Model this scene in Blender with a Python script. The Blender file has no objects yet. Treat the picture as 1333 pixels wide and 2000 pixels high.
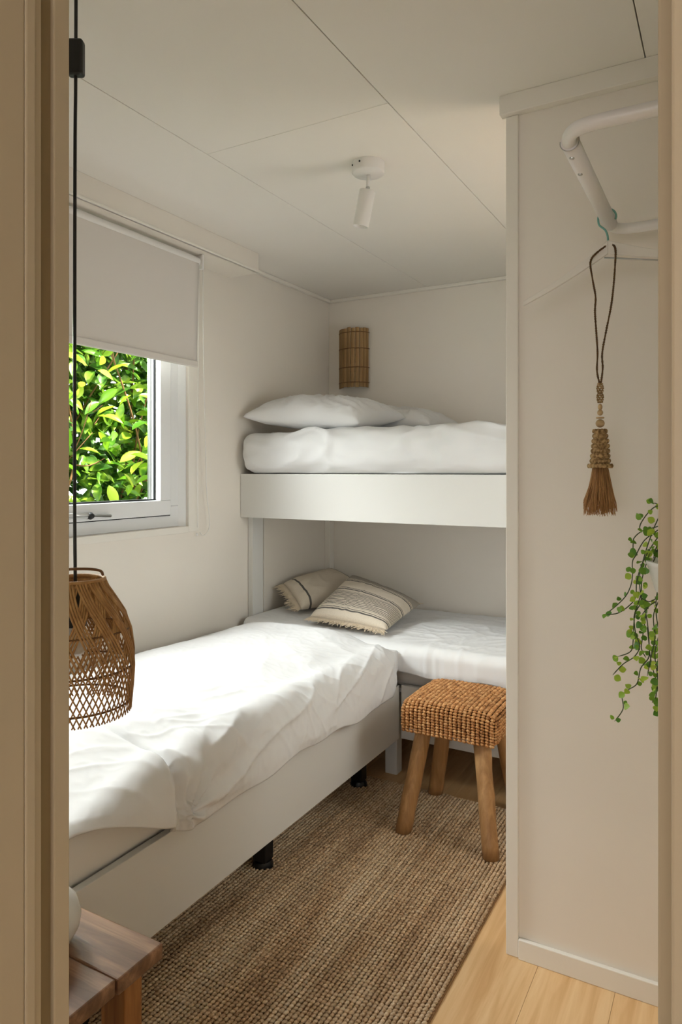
import bpy, bmesh, math, random
import numpy as np
from mathutils import Vector, Matrix, noise
random.seed(7); np.random.seed(7)
S = bpy.context.scene
COL = S.collection
PI = math.pi
# ------------------------------------------------------------------ camera, world, sun, exposure
EYE = 1.27
YAW = math.radians(29.2)
cam_d = bpy.data.cameras.new('camera'); cam = bpy.data.objects.new('camera', cam_d); COL.objects.link(cam)
cam.location = (0, 0, EYE); cam.rotation_euler = (PI/2, 0, YAW)
cam_d.sensor_fit = 'VERTICAL'; cam_d.sensor_height = 36; cam_d.lens = 1368/2000*36
cam_d.shift_y = -0.04; cam_d.clip_start = 0.02; cam_d.clip_end = 100
S.camera = cam
w = bpy.data.worlds.new('world'); S.world = w; w.use_nodes = True
bg = w.node_tree.nodes['Background']; bg.inputs[0].default_value = (0.96, 0.98, 1.0, 1); bg.inputs[1].default_value = 2.3
sd = bpy.data.lights.new('sun', 'SUN'); sun = bpy.data.objects.new('sun', sd); COL.objects.link(sun)
sd.energy = 11; sd.angle = 0.02; sd.color = (1.0, 0.94, 0.82)
sun.rotation_euler = Vector((-0.5, -0.12, -0.86)).to_track_quat('-Z', 'Y').to_euler()
S.view_settings.view_transform = 'Standard'; S.view_settings.look = 'None'
S.view_settings.gamma = 1; S.view_settings.use_curve_mapping = False
S.view_settings.exposure = 1.08
for nm, loc, rot, sx, sy in (('window_portal', (-2.13, 1.51, 1.37), (0, -PI/2, 0), 0.68, 1.55),
                             ('side_portal', (.24, 2.275, 1.275), (0, PI/2, 0), .85, .65),
                             ('hall_portal', (0.2, -2.62, 1.3), (PI/2, 0, 0), 1.6, 1.2)):
    ld = bpy.data.lights.new(nm, 'AREA'); lo = bpy.data.objects.new(nm, ld); COL.objects.link(lo)
    ld.shape = 'RECTANGLE'; ld.size = sx; ld.size_y = sy; ld.cycles.is_portal = True
    lo.location = loc; lo.rotation_euler = rot
wd_ = bpy.data.lights.new('window_daylight_boost', 'AREA'); wl_ = bpy.data.objects.new('window_daylight_boost', wd_); COL.objects.link(wl_)  # added area lamp outside the window, out of view, boosts the daylight
wd_.shape = 'RECTANGLE'; wd_.size = 1.8; wd_.size_y = .45; wd_.energy = 64; wd_.color = (.97, .98, 1.0)
wl_.location = (-2.50, 1.46, 2.12); wl_.rotation_euler = (Vector((-1.0, 1.5, .5))-Vector((-2.50, 1.46, 2.12))).to_track_quat('-Z', 'X').to_euler()
rd_ = bpy.data.lights.new('side_fill_light', 'AREA'); rl_ = bpy.data.objects.new('side_fill_light', rd_); COL.objects.link(rl_)  # added area lamp behind the divider, unseen, fills the room from the right
rd_.shape = 'RECTANGLE'; rd_.size = .9; rd_.size_y = .9; rd_.energy = 3.0; rd_.color = (1.0, .985, .96)
rl_.location = (.62, 2.28, 1.45); rl_.rotation_euler = (Vector((-1.6, 2.2, 1.0))-Vector((.62, 2.28, 1.45))).to_track_quat('-Z', 'Y').to_euler()
def ray(u, v):
    a = (u-666.5)/1368; b = (920-v)/1368
    return Vector((-math.sin(YAW)+a*math.cos(YAW), math.cos(YAW)+a*math.sin(YAW), b))
def at_y(u, v, y):
    r = ray(u, v); return Vector((0, 0, EYE)) + r*(y/r.y)
# ------------------------------------------------------------------ materials
def lin(c):
    return tuple(((x/255)/12.92 if x/255 <= .04045 else ((x/255+.055)/1.055)**2.4) for x in c) + (1,)
def mat(name, col, rough=.6, spec=.4, metal=0):
    m = bpy.data.materials.new(name); m.use_nodes = True
    p = m.node_tree.nodes['Principled BSDF']
    p.inputs['Base Color'].default_value = lin(col); p.inputs['Roughness'].default_value = rough
    p.inputs['Metallic'].default_value = metal; p.inputs['Specular IOR Level'].default_value = spec
    return m
def nn(m, t, **kw):
    n = m.node_tree.nodes.new(t)
    for k, v in kw.items(): setattr(n, k, v)
    return n
def lk(m, a, b): m.node_tree.links.new(a, b)
def PB(m): return m.node_tree.nodes['Principled BSDF']
def coords(m, scale=(1,1,1), kind='Object', rot=(0,0,0)):
    tc = nn(m, 'ShaderNodeTexCoord'); mp = nn(m, 'ShaderNodeMapping')
    mp.inputs['Scale'].default_value = scale; mp.inputs['Rotation'].default_value = rot
    lk(m, tc.outputs[kind], mp.inputs[0]); return mp.outputs[0]
def geo_pos(m, scale=(1,1,1)):
    g = nn(m, 'ShaderNodeNewGeometry'); mp = nn(m, 'ShaderNodeMapping'); mp.inputs['Scale'].default_value = scale
    lk(m, g.outputs['Position'], mp.inputs[0]); return mp.outputs[0]
def noise_t(m, vec, scale, detail=3, rough=.5, dist=0):
    n = nn(m, 'ShaderNodeTexNoise'); n.inputs['Scale'].default_value = scale; n.inputs['Detail'].default_value = detail
    n.inputs['Roughness'].default_value = rough; n.inputs['Distortion'].default_value = dist
    lk(m, vec, n.inputs['Vector']); return n.outputs['Fac']
def ramp(m, fac, stops):
    r = nn(m, 'ShaderNodeValToRGB'); e = r.color_ramp.elements
    while len(e) < len(stops): e.new(.5)
    for i, (p, c) in enumerate(stops): e[i].position = p; e[i].color = lin(c)
    lk(m, fac, r.inputs[0]); return r.outputs[0]
def bump(m, h, strength=.2, dist=.002):
    b = nn(m, 'ShaderNodeBump'); b.inputs['Strength'].default_value = strength; b.inputs['Distance'].default_value = dist
    lk(m, h, b.inputs['Height']); lk(m, b.outputs[0], PB(m).inputs['Normal'])
def paint(name, col, var=4, rough=.55, bs=.05):
    m = mat(name, col, rough, .3); v = geo_pos(m)
    f = noise_t(m, v, 1.7, 3)
    c = ramp(m, f, [(.3, tuple(x-var for x in col)), (.7, col)]); lk(m, c, PB(m).inputs['Base Color'])
    bump(m, noise_t(m, v, 260, 3), bs, .001); return m
def fabric(name, col, var=6, scale=900, bs=.15):
    m = mat(name, col, .92, .15); v = geo_pos(m)
    c = ramp(m, noise_t(m, v, 3, 4), [(.3, tuple(max(0, x-var) for x in col)), (.7, col)]); lk(m, c, PB(m).inputs['Base Color'])
    PB(m).inputs['Sheen Weight'].default_value = .15
    bump(m, noise_t(m, v, scale, 2), bs, .0008); return m
def wood(name, dark, light, scale=(4, 60, 60), rough=.5, knots=True, kind='Object', bs=.15):
    m = mat(name, light, rough, .35); v = coords(m, scale, kind)
    f1 = noise_t(m, v, 1.0, 5, .6, .6)
    c = ramp(m, f1, [(.3, dark), (.55, tuple((a+b)//2 for a, b in zip(dark, light))), (.75, light)])
    oi = nn(m, 'ShaderNodeObjectInfo'); hs = nn(m, 'ShaderNodeHueSaturation')
    mr = nn(m, 'ShaderNodeMapRange'); mr.inputs[3].default_value = .88; mr.inputs[4].default_value = 1.08
    lk(m, oi.outputs['Random'], mr.inputs[0]); lk(m, mr.outputs[0], hs.inputs['Value']); lk(m, c, hs.inputs['Color'])
    lk(m, hs.outputs[0], PB(m).inputs['Base Color']); bump(m, f1, bs, .001); return m
def randval(m, colsock, lo, hi, sat=1):
    oi = nn(m, 'ShaderNodeObjectInfo'); hs = nn(m, 'ShaderNodeHueSaturation'); hs.inputs['Saturation'].default_value = sat
    mr = nn(m, 'ShaderNodeMapRange'); mr.inputs[3].default_value = lo; mr.inputs[4].default_value = hi
    lk(m, oi.outputs['Random'], mr.inputs[0]); lk(m, mr.outputs[0], hs.inputs['Value']); lk(m, colsock, hs.inputs['Color'])
    return hs.outputs[0]
M = {}
M['wall'] = paint('wall_paint', (241, 233, 222))
M['ceil'] = paint('ceiling_paint', (245, 240, 232), 3)
M['groove'] = mat('seam_shadow_gap', (176, 166, 148), .8)
M['trim'] = paint('trim_paint', (240, 234, 224), 2, .4)
M['frame'] = paint('door_frame_paint', (200, 184, 156), 3, .45)
M['shade_band'] = mat('rebate_shade', (150, 130, 96), .8)  # darker beige with the shade of the jamb rebate put into the colour
M['pvc'] = mat('window_plastic', (236, 236, 236), .3, .5)
M['black'] = mat('black_plastic', (14, 15, 15), .4, .5)
M['rubber'] = mat('black_rubber', (22, 24, 26), .7)
M['bedwhite'] = paint('bed_board_white', (226, 224, 219), 2, .35)
M['linen'] = fabric('white_linen', (232, 231, 230), 4)
M['sheet'] = fabric('white_fitted_sheet', (238, 233, 226), 4)
M['metalwhite'] = mat('white_coated_metal', (238, 234, 230), .3, .5)
M['chrome'] = mat('brushed_steel', (190, 190, 188), .3, .5, 1)
M['ceramic'] = mat('white_glazed_ceramic', (222, 220, 214), .25, .5)
M['blind'] = fabric('blind_fabric', (226, 219, 212), 2, 1500, .08)
M['mint'] = mat('mint_hook_plastic', (120, 172, 160), .4)
M['hanger'] = mat('white_hanger_plastic', (236, 230, 220), .35, .5)
M['cord_white'] = mat('white_cord', (238, 234, 228), .6)
# floor planks
m = mat('maple_floor', (222, 178, 128), .38, .4); v = coords(m, (40, 2.2, 1))
oi = nn(m, 'ShaderNodeObjectInfo'); ad = nn(m, 'ShaderNodeVectorMath', operation='ADD'); sc = nn(m, 'ShaderNodeVectorMath', operation='SCALE')
lk(m, oi.outputs['Location'], sc.inputs[0]); sc.inputs[3].default_value = 7.3; lk(m, v, ad.inputs[0]); lk(m, sc.outputs[0], ad.inputs[1])
f = noise_t(m, ad.outputs[0], .8, 6, .6, .8)
c = ramp(m, f, [(.25, (214, 166, 112)), (.5, (234, 192, 140)), (.75, (246, 210, 162))])
lk(m, randval(m, c, .88, 1.08), PB(m).inputs['Base Color']); bump(m, f, .06, .001); M['floor'] = m
M['subfloor'] = mat('floor_joint_dark', (170, 130, 88), .8)
M['stoolwood'] = wood('pale_teak', (150, 108, 66), (206, 160, 108), (40, 40, 5))
M['oldwood'] = wood('stained_table_wood', (78, 50, 32), (168, 128, 98), (3, 34, 30), .33, bs=.4)
M['oldwood_leg'] = wood('amber_leg_wood', (120, 76, 34), (176, 122, 66), (50, 50, 5), .5)
M['bamboo'] = wood('bamboo_slat', (132, 100, 62), (196, 160, 110), (90, 90, 3), .55)
M['rattan'] = wood('rattan_cane', (156, 112, 66), (208, 164, 108), (60, 60, 25), .5)
M['rattan_dark'] = mat('rattan_binding', (112, 76, 42), .6)
M['bead'] = wood('pale_wood_bead', (170, 138, 96), (214, 184, 140), (30, 30, 60), .5)
M['straw'] = wood('straw_fibre', (140, 96, 56), (214, 168, 112), (120, 120, 8), .8)
M['cordbrown'] = wood('twisted_grass_cord', (70, 48, 26), (120, 90, 54), (200, 200, 200), .8)
# jute rug
m = mat('jute', (150, 122, 90), .95, .1); v = geo_pos(m)
f = noise_t(m, v, 95, 3, .7); g = noise_t(m, geo_pos(m, (9, 1.2, 1)), 1.0, 4, .6)
mx = nn(m, 'ShaderNodeMix', data_type='FLOAT'); mx.inputs[0].default_value = .5; lk(m, f, mx.inputs[2]); lk(m, g, mx.inputs[3])
c = ramp(m, mx.outputs[0], [(.34, (150, 116, 84)), (.46, (200, 166, 128)), (.56, (226, 198, 162)), (.7, (242, 226, 200))])
lk(m, randval(m, c, .82, 1.1, .95), PB(m).inputs['Base Color']); bump(m, noise_t(m, v, 900, 2), .5, .001); M['jute'] = m
M['jutebase'] = mat('jute_backing', (150, 116, 82), 1, .05)
# water hyacinth weave
m = mat('hyacinth', (180, 134, 84), .6, .35); v = geo_pos(m)
f = noise_t(m, v, 75, 3, .7)
c = ramp(m, f, [(.3, (120, 74, 36)), (.48, (176, 120, 68)), (.62, (206, 156, 102)), (.78, (222, 180, 130))])
lk(m, randval(m, c, .9, 1.08), PB(m).inputs['Base Color']); bump(m, noise_t(m, v, 700, 2), .4, .001); M['hya'] = m
M['hyabase'] = mat('hyacinth_core', (88, 56, 28), .9, .1)
m = mat('tassel_weave', (140, 112, 74), .8, .2); c = ramp(m, noise_t(m, geo_pos(m), 150, 3), [(.35, (120, 92, 58)), (.65, (186, 154, 108))]); lk(m, c, PB(m).inputs['Base Color']); M['tassel'] = m
# glass
m = bpy.data.materials.new('window_glass'); m.use_nodes = True; nt = m.node_tree; nt.nodes.clear()
o = nt.nodes.new('ShaderNodeOutputMaterial'); mixs = nt.nodes.new('ShaderNodeMixShader'); tr = nt.nodes.new('ShaderNodeBsdfTransparent'); gl = nt.nodes.new('ShaderNodeBsdfGlossy')
lw = nt.nodes.new('ShaderNodeLayerWeight'); lw.inputs[0].default_value = .5; fr = nt.nodes.new('ShaderNodeMath'); fr.operation = 'POWER'; fr.inputs[1].default_value = 5; nt.links.new(lw.outputs['Facing'], fr.inputs[0]); gl.inputs['Roughness'].default_value = .0
tr.inputs[0].default_value = (.96, .98, .97, 1)
nt.links.new(fr.outputs[0], mixs.inputs[0]); nt.links.new(tr.outputs[0], mixs.inputs[1]); nt.links.new(gl.outputs[0], mixs.inputs[2]); nt.links.new(mixs.outputs[0], o.inputs[0]); M['glass'] = m
def leafmat(name, stops, trans, usepos, rough=.4):
    m = mat(name, stops[0][1], rough, .4)
    if usepos: fac = noise_t(m, geo_pos(m), usepos, 2, .8)
    else: fac = nn(m, 'ShaderNodeObjectInfo').outputs['Random']
    c = ramp(m, fac, stops); lk(m, c, PB(m).inputs['Base Color'])
    t = nn(m, 'ShaderNodeBsdfTranslucent'); lk(m, c, t.inputs[0]); mi = nn(m, 'ShaderNodeMixShader'); mi.inputs[0].default_value = trans
    out = m.node_tree.nodes['Material Output']; lk(m, PB(m).outputs[0], mi.inputs[1]); lk(m, t.outputs[0], mi.inputs[2]); lk(m, mi.outputs[0], out.inputs[0]); return m
M['leaf_out'] = leafmat('laurel_leaf', [(0, (58, 104, 30)), (.4, (108, 156, 34)), (.75, (160, 190, 50)), (1, (206, 218, 84))], .45, 0, .3)
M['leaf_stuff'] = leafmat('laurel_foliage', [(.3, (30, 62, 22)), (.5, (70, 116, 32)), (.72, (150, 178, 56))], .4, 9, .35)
M['leaf_in'] = leafmat('trailing_leaf', [(0, (78, 128, 34)), (.5, (124, 168, 50)), (1, (186, 208, 76))], .25, 0, .45)
M['stem_in'] = mat('trailing_stem', (60, 74, 38), .6)
M['branch'] = mat('hedge_branch', (122, 88, 54), .8)
M['grass'] = paint('lawn_green', (82, 112, 48), 24, .9)
# cushion stripes
def cushion_mat(name, stripes, fine, grey, base=(226, 213, 194)):
    m = mat(name, base, .95, .1); tc = nn(m, 'ShaderNodeTexCoord'); sp = nn(m, 'ShaderNodeSeparateXYZ'); lk(m, tc.outputs['UV'], sp.inputs[0])
    V = sp.outputs[1]; last = None
    v = geo_pos(m); base_c = ramp(m, noise_t(m, coords(m, (60, 420, 1), 'UV'), 1, 2), [(.3, tuple(x-16 for x in base)), (.7, base)])
    def band(a, b):
        x = nn(m, 'ShaderNodeMath', operation='GREATER_THAN'); lk(m, V, x.inputs[0]); x.inputs[1].default_value = a
        y = nn(m, 'ShaderNodeMath', operation='LESS_THAN'); lk(m, V, y.inputs[0]); y.inputs[1].default_value = b
        z = nn(m, 'ShaderNodeMath', operation='MULTIPLY'); lk(m, x.outputs[0], z.inputs[0]); lk(m, y.outputs[0], z.inputs[1]); return z.outputs[0]
    cur = base_c
    def over(fac, colr, k=1.0):
        nonlocal cur
        mul = nn(m, 'ShaderNodeMath', operation='MULTIPLY'); lk(m, fac, mul.inputs[0]); mul.inputs[1].default_value = k
        mx = nn(m, 'ShaderNodeMix', data_type='RGBA'); lk(m, mul.outputs[0], mx.inputs[0]); lk(m, cur, mx.inputs[6]); mx.inputs[7].default_value = lin(colr); cur = mx.outputs[2]
    for a, b in stripes: over(band(a, b), (74, 72, 72), .9)
    for a, b, n in fine:
        s = nn(m, 'ShaderNodeMath', operation='SINE'); k = nn(m, 'ShaderNodeMath', operation='MULTIPLY'); lk(m, V, k.inputs[0]); k.inputs[1].default_value = 2*PI*n/(b-a); lk(m, k.outputs[0], s.inputs[0])
        g = nn(m, 'ShaderNodeMath', operation='GREATER_THAN'); lk(m, s.outputs[0], g.inputs[0]); g.inputs[1].default_value = .15
        z = nn(m, 'ShaderNodeMath', operation='MULTIPLY'); lk(m, g.outputs[0], z.inputs[0]); lk(m, band(a, b), z.inputs[1]); over(z.outputs[0], (84, 80, 78), .8)
    for a, b in grey: over(band(a, b), (112, 106, 100), .62)
    lk(m, cur, PB(m).inputs['Base Color']); bump(m, noise_t(m, coords(m, (160, 160, 1), 'UV'), 1, 2), .5, .002); return m
M['cush1'] = cushion_mat('striped_weave', [(.08, .10), (.115, .125), (.5, .52), (.535, .545), (.74, .76), (.775, .785)], [(.15, .46, 11)], [(.8, 1.0)])
M['cush2'] = cushion_mat('plain_weave_with_end_stripe', [(.10, .125), (.88, .905)], [], [])
M['fringe'] = fabric('cotton_fringe', (226, 208, 182), 14)

# ------------------------------------------------------------------ mesh helpers
ORI = {}
class MB:
    def __init__(s): s.v = []; s.f = []; s.sharp = False
    def box(s, x0, x1, y0, y1, z0, z1):
        n = len(s.v); s.v += [(x, y, z) for z in (z0, z1) for y in (y0, y1) for x in (x0, x1)]
        s.f += [tuple(n+i for i in q) for q in ((0, 2, 3, 1), (4, 5, 7, 6), (0, 1, 5, 4), (2, 6, 7, 3), (0, 4, 6, 2), (1, 3, 7, 5))]; return s
    def obox(s, c, ax, ay, az):
        n = len(s.v); c = Vector(c); ax, ay, az = map(Vector, (ax, ay, az))
        s.v += [tuple(c+ax*i+ay*j+az*k) for k in (-1, 1) for j in (-1, 1) for i in (-1, 1)]
        s.f += [tuple(n+i for i in q) for q in ((0, 2, 3, 1), (4, 5, 7, 6), (0, 1, 5, 4), (2, 6, 7, 3), (0, 4, 6, 2), (1, 3, 7, 5))]; return s
    def prism(s, poly, z0, z1):
        n = len(s.v); k = len(poly)
        s.v += [(x, y, z0) for x, y in poly] + [(x, y, z1) for x, y in poly]
        s.f += [tuple(n+i for i in range(k))[::-1], tuple(n+k+i for i in range(k))] + [(n+i, n+(i+1) % k, n+k+(i+1) % k, n+k+i) for i in range(k)]; return s
    def tube(s, pts, r, n=8, closed=False, flat=1.0, up=None):
        pts = [Vector(p) for p in pts]; N = len(pts); rs = r if isinstance(r, (list, tuple)) else [r]*N
        b = len(s.v); nrm = None
        for i, p in enumerate(pts):
            t = (pts[(i+1) % N]-pts[i-1]) if closed else (pts[min(i+1, N-1)]-pts[max(i-1, 0)])
            t.normalize()
            if up is not None: nrm = Vector(up[i]) - t*t.dot(Vector(up[i]))
            elif nrm is None:
                a = Vector((0, 0, 1)) if abs(t.z) < .9 else Vector((1, 0, 0)); nrm = a - t*a.dot(t)
            else: nrm = nrm - t*nrm.dot(t)
            nrm.normalize(); bi = t.cross(nrm)
            for k in range(n):
                a = 2*PI*k/n; s.v.append(tuple(p + nrm*(math.cos(a)*rs[i]*flat) + bi*(math.sin(a)*rs[i])))
        for i in range(N if closed else N-1):
            j = (i+1) % N
            for k in range(n): s.f.append((b+i*n+k, b+i*n+(k+1) % n, b+j*n+(k+1) % n, b+j*n+k))
        if not closed: s.f += [tuple(b+k for k in range(n))[::-1], tuple(b+(N-1)*n+k for k in range(n))]
        return s
    def lathe(s, prof, c, n=32, axis=None):
        s.sharp = True; c = Vector(c); b = len(s.v); R = Vector((0, 0, 1)).rotation_difference(Vector(axis)).to_matrix() if axis else Matrix.Identity(3)
        for r, z in prof:
            for k in range(n): a = 2*PI*k/n; s.v.append(tuple(c + R @ Vector((r*math.cos(a), r*math.sin(a), z))))
        for i in range(len(prof)-1):
            for k in range(n): s.f.append((b+i*n+k, b+i*n+(k+1) % n, b+(i+1)*n+(k+1) % n, b+(i+1)*n+k))
        if prof[0][0] > 1e-5: s.f.append(tuple(b+k for k in range(n))[::-1])
        if prof[-1][0] > 1e-5: s.f.append(tuple(b+(len(prof)-1)*n+k for k in range(n)))
        return s
    def ell(s, c, ax, ay, az, n=6, m=3):
        c = Vector(c); ax, ay, az = Vector(ax), Vector(ay), Vector(az); b = len(s.v)
        s.v.append(tuple(c-ax))
        for i in range(1, m+1):
            t = PI*i/(m+1)
            for k in range(n): a = 2*PI*k/n; s.v.append(tuple(c - ax*math.cos(t) + (ay*math.cos(a)+az*math.sin(a))*math.sin(t)))
        s.v.append(tuple(c+ax)); e = len(s.v)-1
        for k in range(n):
            s.f.append((b, b+1+(k+1) % n, b+1+k)); s.f.append((e, b+1+(m-1)*n+k, b+1+(m-1)*n+(k+1) % n))
            for i in range(m-1): s.f.append((b+1+i*n+k, b+1+i*n+(k+1) % n, b+1+(i+1)*n+(k+1) % n, b+1+(i+1)*n+k))
        return s
    def grid(s, P, uv=False):
        P = np.asarray(P); a, b_, _ = P.shape; b = len(s.v)
        s.v += [tuple(x) for x in P.reshape(-1, 3)]
        s.f += [(b+i*b_+j, b+(i+1)*b_+j, b+(i+1)*b_+j+1, b+i*b_+j+1) for i in range(a-1) for j in range(b_-1)]; return s
    def mesh(s, name, mt, off=(0, 0, 0), smooth=False):
        me = bpy.data.meshes.new(name); o = Vector(off)
        me.from_pydata([(x-o.x, y-o.y, z-o.z) for x, y, z in s.v], [], s.f); me.update()
        me.materials.append(mt)
        if smooth:
            me.polygons.foreach_set('use_smooth', [True]*len(me.polygons))
            if s.sharp: me.set_sharp_from_angle(angle=.95)
        return me
    def build(s, name, mt, parent=None, smooth=False, bevel=0, origin=None, kind=None):
        if origin is None: origin = ORI.get(parent.name, (0, 0, 0)) if parent else (0, 0, 0)
        po = Vector(ORI.get(parent.name, (0, 0, 0))) if parent else Vector((0, 0, 0))
        me = s.mesh(name, mt, origin, smooth)
        ob = bpy.data.objects.new(name, me); COL.objects.link(ob); ORI[ob.name] = tuple(origin)
        if parent: ob.parent = parent
        ob.location = Vector(origin) - po
        if bevel:
            b = ob.modifiers.new('bevel', 'BEVEL'); b.width = bevel; b.segments = 2; b.limit_method = 'ANGLE'; b.angle_limit = .6
        if kind: ob['kind'] = kind
        return ob
def thing(name, loc, label, cat, group=None):
    o = bpy.data.objects.new(name, None); o.empty_display_size = .1; COL.objects.link(o); o.location = loc; ORI[o.name] = tuple(loc)
    return tag(o, label, cat, group)
def tag(o, label, cat, group=None):
    o['label'] = label; o['category'] = cat
    if group: o['group'] = group
    return o
def struct(o, label=None):
    o['kind'] = 'structure'
    if label: o['label'] = label
    return o
def place(me, name, parent, mw):
    ob = bpy.data.objects.new(name, me); COL.objects.link(ob); ob.parent = parent
    po = Vector(ORI.get(parent.name, (0, 0, 0))); ob.matrix_local = Matrix.Translation(-po) @ mw; return ob
def smoothpath(pts, k=6):
    P = [Vector(p) for p in pts]; out = []
    for i in range(len(P)-1):
        p0, p1, p2, p3 = P[max(i-1, 0)], P[i], P[i+1], P[min(i+2, len(P)-1)]
        for j in range(k):
            t = j/k; out.append(.5*((2*p1)+(p2-p0)*t+(2*p0-5*p1+4*p2-p3)*t*t+(3*p1-p0-3*p2+p3)*t**3))
    out.append(P[-1]); return out
def sstep(a, b, x):
    t = min(1, max(0, (x-a)/(b-a))); return t*t*(3-2*t)
def nz(x, y, z=0): return noise.noise(Vector((x, y, z)))
def ridge(x, y, z=0, p=4): return (1-min(1, abs(nz(x, y, z))*2.2))**p

# ------------------------------------------------------------------ large structure
XL, YB, ZC, XR, YD = -2.03, 3.49, 2.25, 0.12, 1.827
# floor: planks along the room
fl = struct(MB().box(-2.1, 1.3, -2.6, 3.6, -.06, -.012).build('floor', M['subfloor']), 'pale maple plank floor')
PW = .186; x = -2.1 - .02
random.seed(8); i = 0
xs = [-.435 + PW*k for k in range(-9, 10)]
for x0 in xs:
    if x0 > 1.28 or x0+PW < -2.1: continue
    y = -2.6 + random.uniform(-1.1, 0)
    while y < 3.58:
        L = 1.28; a, b = max(y, -2.6), min(y+L, 3.58)
        X0, X1 = max(x0, -2.1), min(x0+PW, 1.3)
        if b-a > .02:
            MB().box(X0+.0003, X1-.0003, a+.0002, b-.0002, -.012, 0).build('plank', M['floor'], fl, bevel=.0004, origin=((X0+X1)/2, (a+b)/2, 0))
        y += L
# ceiling panels
ce = struct(MB().box(-2.1, 1.3, -2.6, 3.6, ZC+.012, ZC+.1).build('ceiling', M['groove']), 'off-white panelled ceiling')
for k, x0 in enumerate([-2.66, -2.04, -1.42, -.80, -.18, .44, 1.06]):
    cuts = {2: [-2.6, -.75, 1.69, 3.58], 1: [-2.6, .2, 3.58]}.get(k, [-2.6, 3.58] if k != 4 else [-2.6, .6, 3.58])
    for a, b in zip(cuts[:-1], cuts[1:]):
        X0, X1 = max(x0, -2.1), min(x0+.62, 1.3)
        MB().box(X0+.0013, X1-.0013, a+.0006, b-.0006, ZC, ZC+.012).build('panel', M['ceil'], ce, bevel=.001)
# walls
WY0, WY1, WZ0, WZ1 = .74, 2.284, 1.036, 2.06
b = MB()
b.box(-2.12, XL, .52, WY0, 0, ZC).box(-2.12, XL, WY1, 3.6, 0, ZC).box(-2.12, XL, WY0, WY1, 0, WZ0).box(-2.12, XL, WY0, WY1, WZ1, ZC)
struct(b.build('wall_left', M['wall']), 'off-white wall with the window')
struct(MB().box(XL, XR, YB, 3.6, 0, ZC).build('wall_back', M['wall']), 'off-white wall behind the bunk')
b = MB().box(XR, XR+.1, .6, 1.95, 0, ZC).box(XR, XR+.1, 2.60, 3.6, 0, ZC).box(XR, XR+.1, 1.95, 2.60, 0, .85).box(XR, XR+.1, 1.95, 2.60, 1.70, ZC)
struct(b.build('wall_right', M['wall']))
struct(MB().box(-.50, XR, YD, YD+.035, 0, ZC).build('wall_divider', M['wall'], bevel=.001), 'off-white divider wall beside the bunks')
# door wall and hall behind the camera
DX0, DX1 = -.735, -.035
b = MB().box(-2.12, DX0-.04, .52, .5965, 0, ZC).box(DX1+.04, 1.3, .52, .5965, 0, ZC).box(DX0-.04, DX1+.04, .52, .5965, 2.06, ZC)
struct(b.build('wall_front', M['wall']))
struct(MB().box(-1.5, -1.4, -2.6, .52, 0, ZC).build('wall_hall_left', M['wall']))
struct(MB().box(1.2, 1.3, -2.6, .52, 0, ZC).build('wall_hall_right', M['wall']))
b = MB().box(-1.4, -.6, -2.6, -2.5, 0, ZC).box(1.0, 1.2, -2.6, -2.5, 0, ZC).box(-.6, 1.0, -2.6, -2.5, 0, .8).box(-.6, 1.0, -2.6, -2.5, 1.8, ZC)
struct(b.build('wall_hall_rear', M['wall']))
# door frame: stepped profile
df = struct(MB().box(DX0-.02, -.7215, .574, .5972, 0, 2.04).build('door_1', M['frame'], bevel=.002), 'beige painted door frame')
MB().box(DX0-.02, -.728, .556, .574, 0, 2.04).build('rebate_shade', M['shade_band'], df)  # strip coloured as the shaded rebate of the frame
MB().box(DX0-.02, -.7215, .5445, .556, 0, 2.04).build('door_stop', M['frame'], df, bevel=.001)
MB().box(DX0-.02, -.716, .531, .5445, 0, 1.833).build('stop_bead', M['frame'], df, bevel=.002)
MB().box(DX0-.02, -.718, .45, .531, 0, 2.04).build('casing', M['frame'], df, bevel=.002)
MB().box(DX0-.02, -.7195, .532, .5445, 1.837, 2.04).build('dark_gap', M['rubber'], df)  # dark piece standing in for an open gap in the frame
MB().box(-.0475, DX1+.02, .56, .604, 0, 2.04).build('right_jamb', M['frame'], df, bevel=.002)
MB().box(-.0345, DX1+.06, .50, .56, 0, 2.04).build('right_casing', M['frame'], df, bevel=.002)
MB().box(DX0-.02, DX1+.06, .52, .604, 2.04, 2.08).build('head_jamb', M['frame'], df, bevel=.002)
# trims
struct(MB().box(-2.03, -1.864, .60, 2.575, 2.162, ZC).build('trim_1', M['wall'], bevel=.002), 'boxed white soffit above the window blind')
struct(MB().box(-1.872, -1.858, .60, 2.58, 2.162, 2.172).build('trim_2', M['trim'], bevel=.002), 'thin bead along the soffit edge')
struct(MB().box(XL, XL+.022, 2.58, YB, 2.232, ZC).build('trim_3', M['trim'], bevel=.004), 'thin ceiling trim on left wall')
struct(MB().box(XL+.022, -.1, YB-.022, YB, 2.232, ZC).build('trim_4', M['trim'], bevel=.004), 'thin ceiling trim on back wall')
struct(MB().box(-.532, XR, YD-.026, YD, 2.2, ZC).build('trim_5', M['trim'], bevel=.0015), 'ceiling fascia on the divider wall')
struct(MB().box(-.52, -.487, YD-.008, YD+.04, 0, 2.2).build('trim_6', M['trim'], bevel=.0025), 'vertical corner board of the divider wall')
struct(MB().box(-.486, XR, YD-.013, YD, 0, .052).build('baseboard_divider', M['trim'], bevel=.002), 'low white baseboard')
struct(MB().box(XL, XL+.035, YB-.05, YB, .38, 1.10).build('trim_7', M['trim'], bevel=.002), 'corner strip under the bunk')
struct(MB().box(XL, XL+.012, 2.284, 2.349, 1.01, 2.16).build('trim_8', M['trim'], bevel=.002), 'vertical board right of the window')
struct(MB().box(XL, XL+.012, .71, 2.284, 1.008, 1.036).build('trim_9', M['trim'], bevel=.002), 'sill strip below the window')
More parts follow.
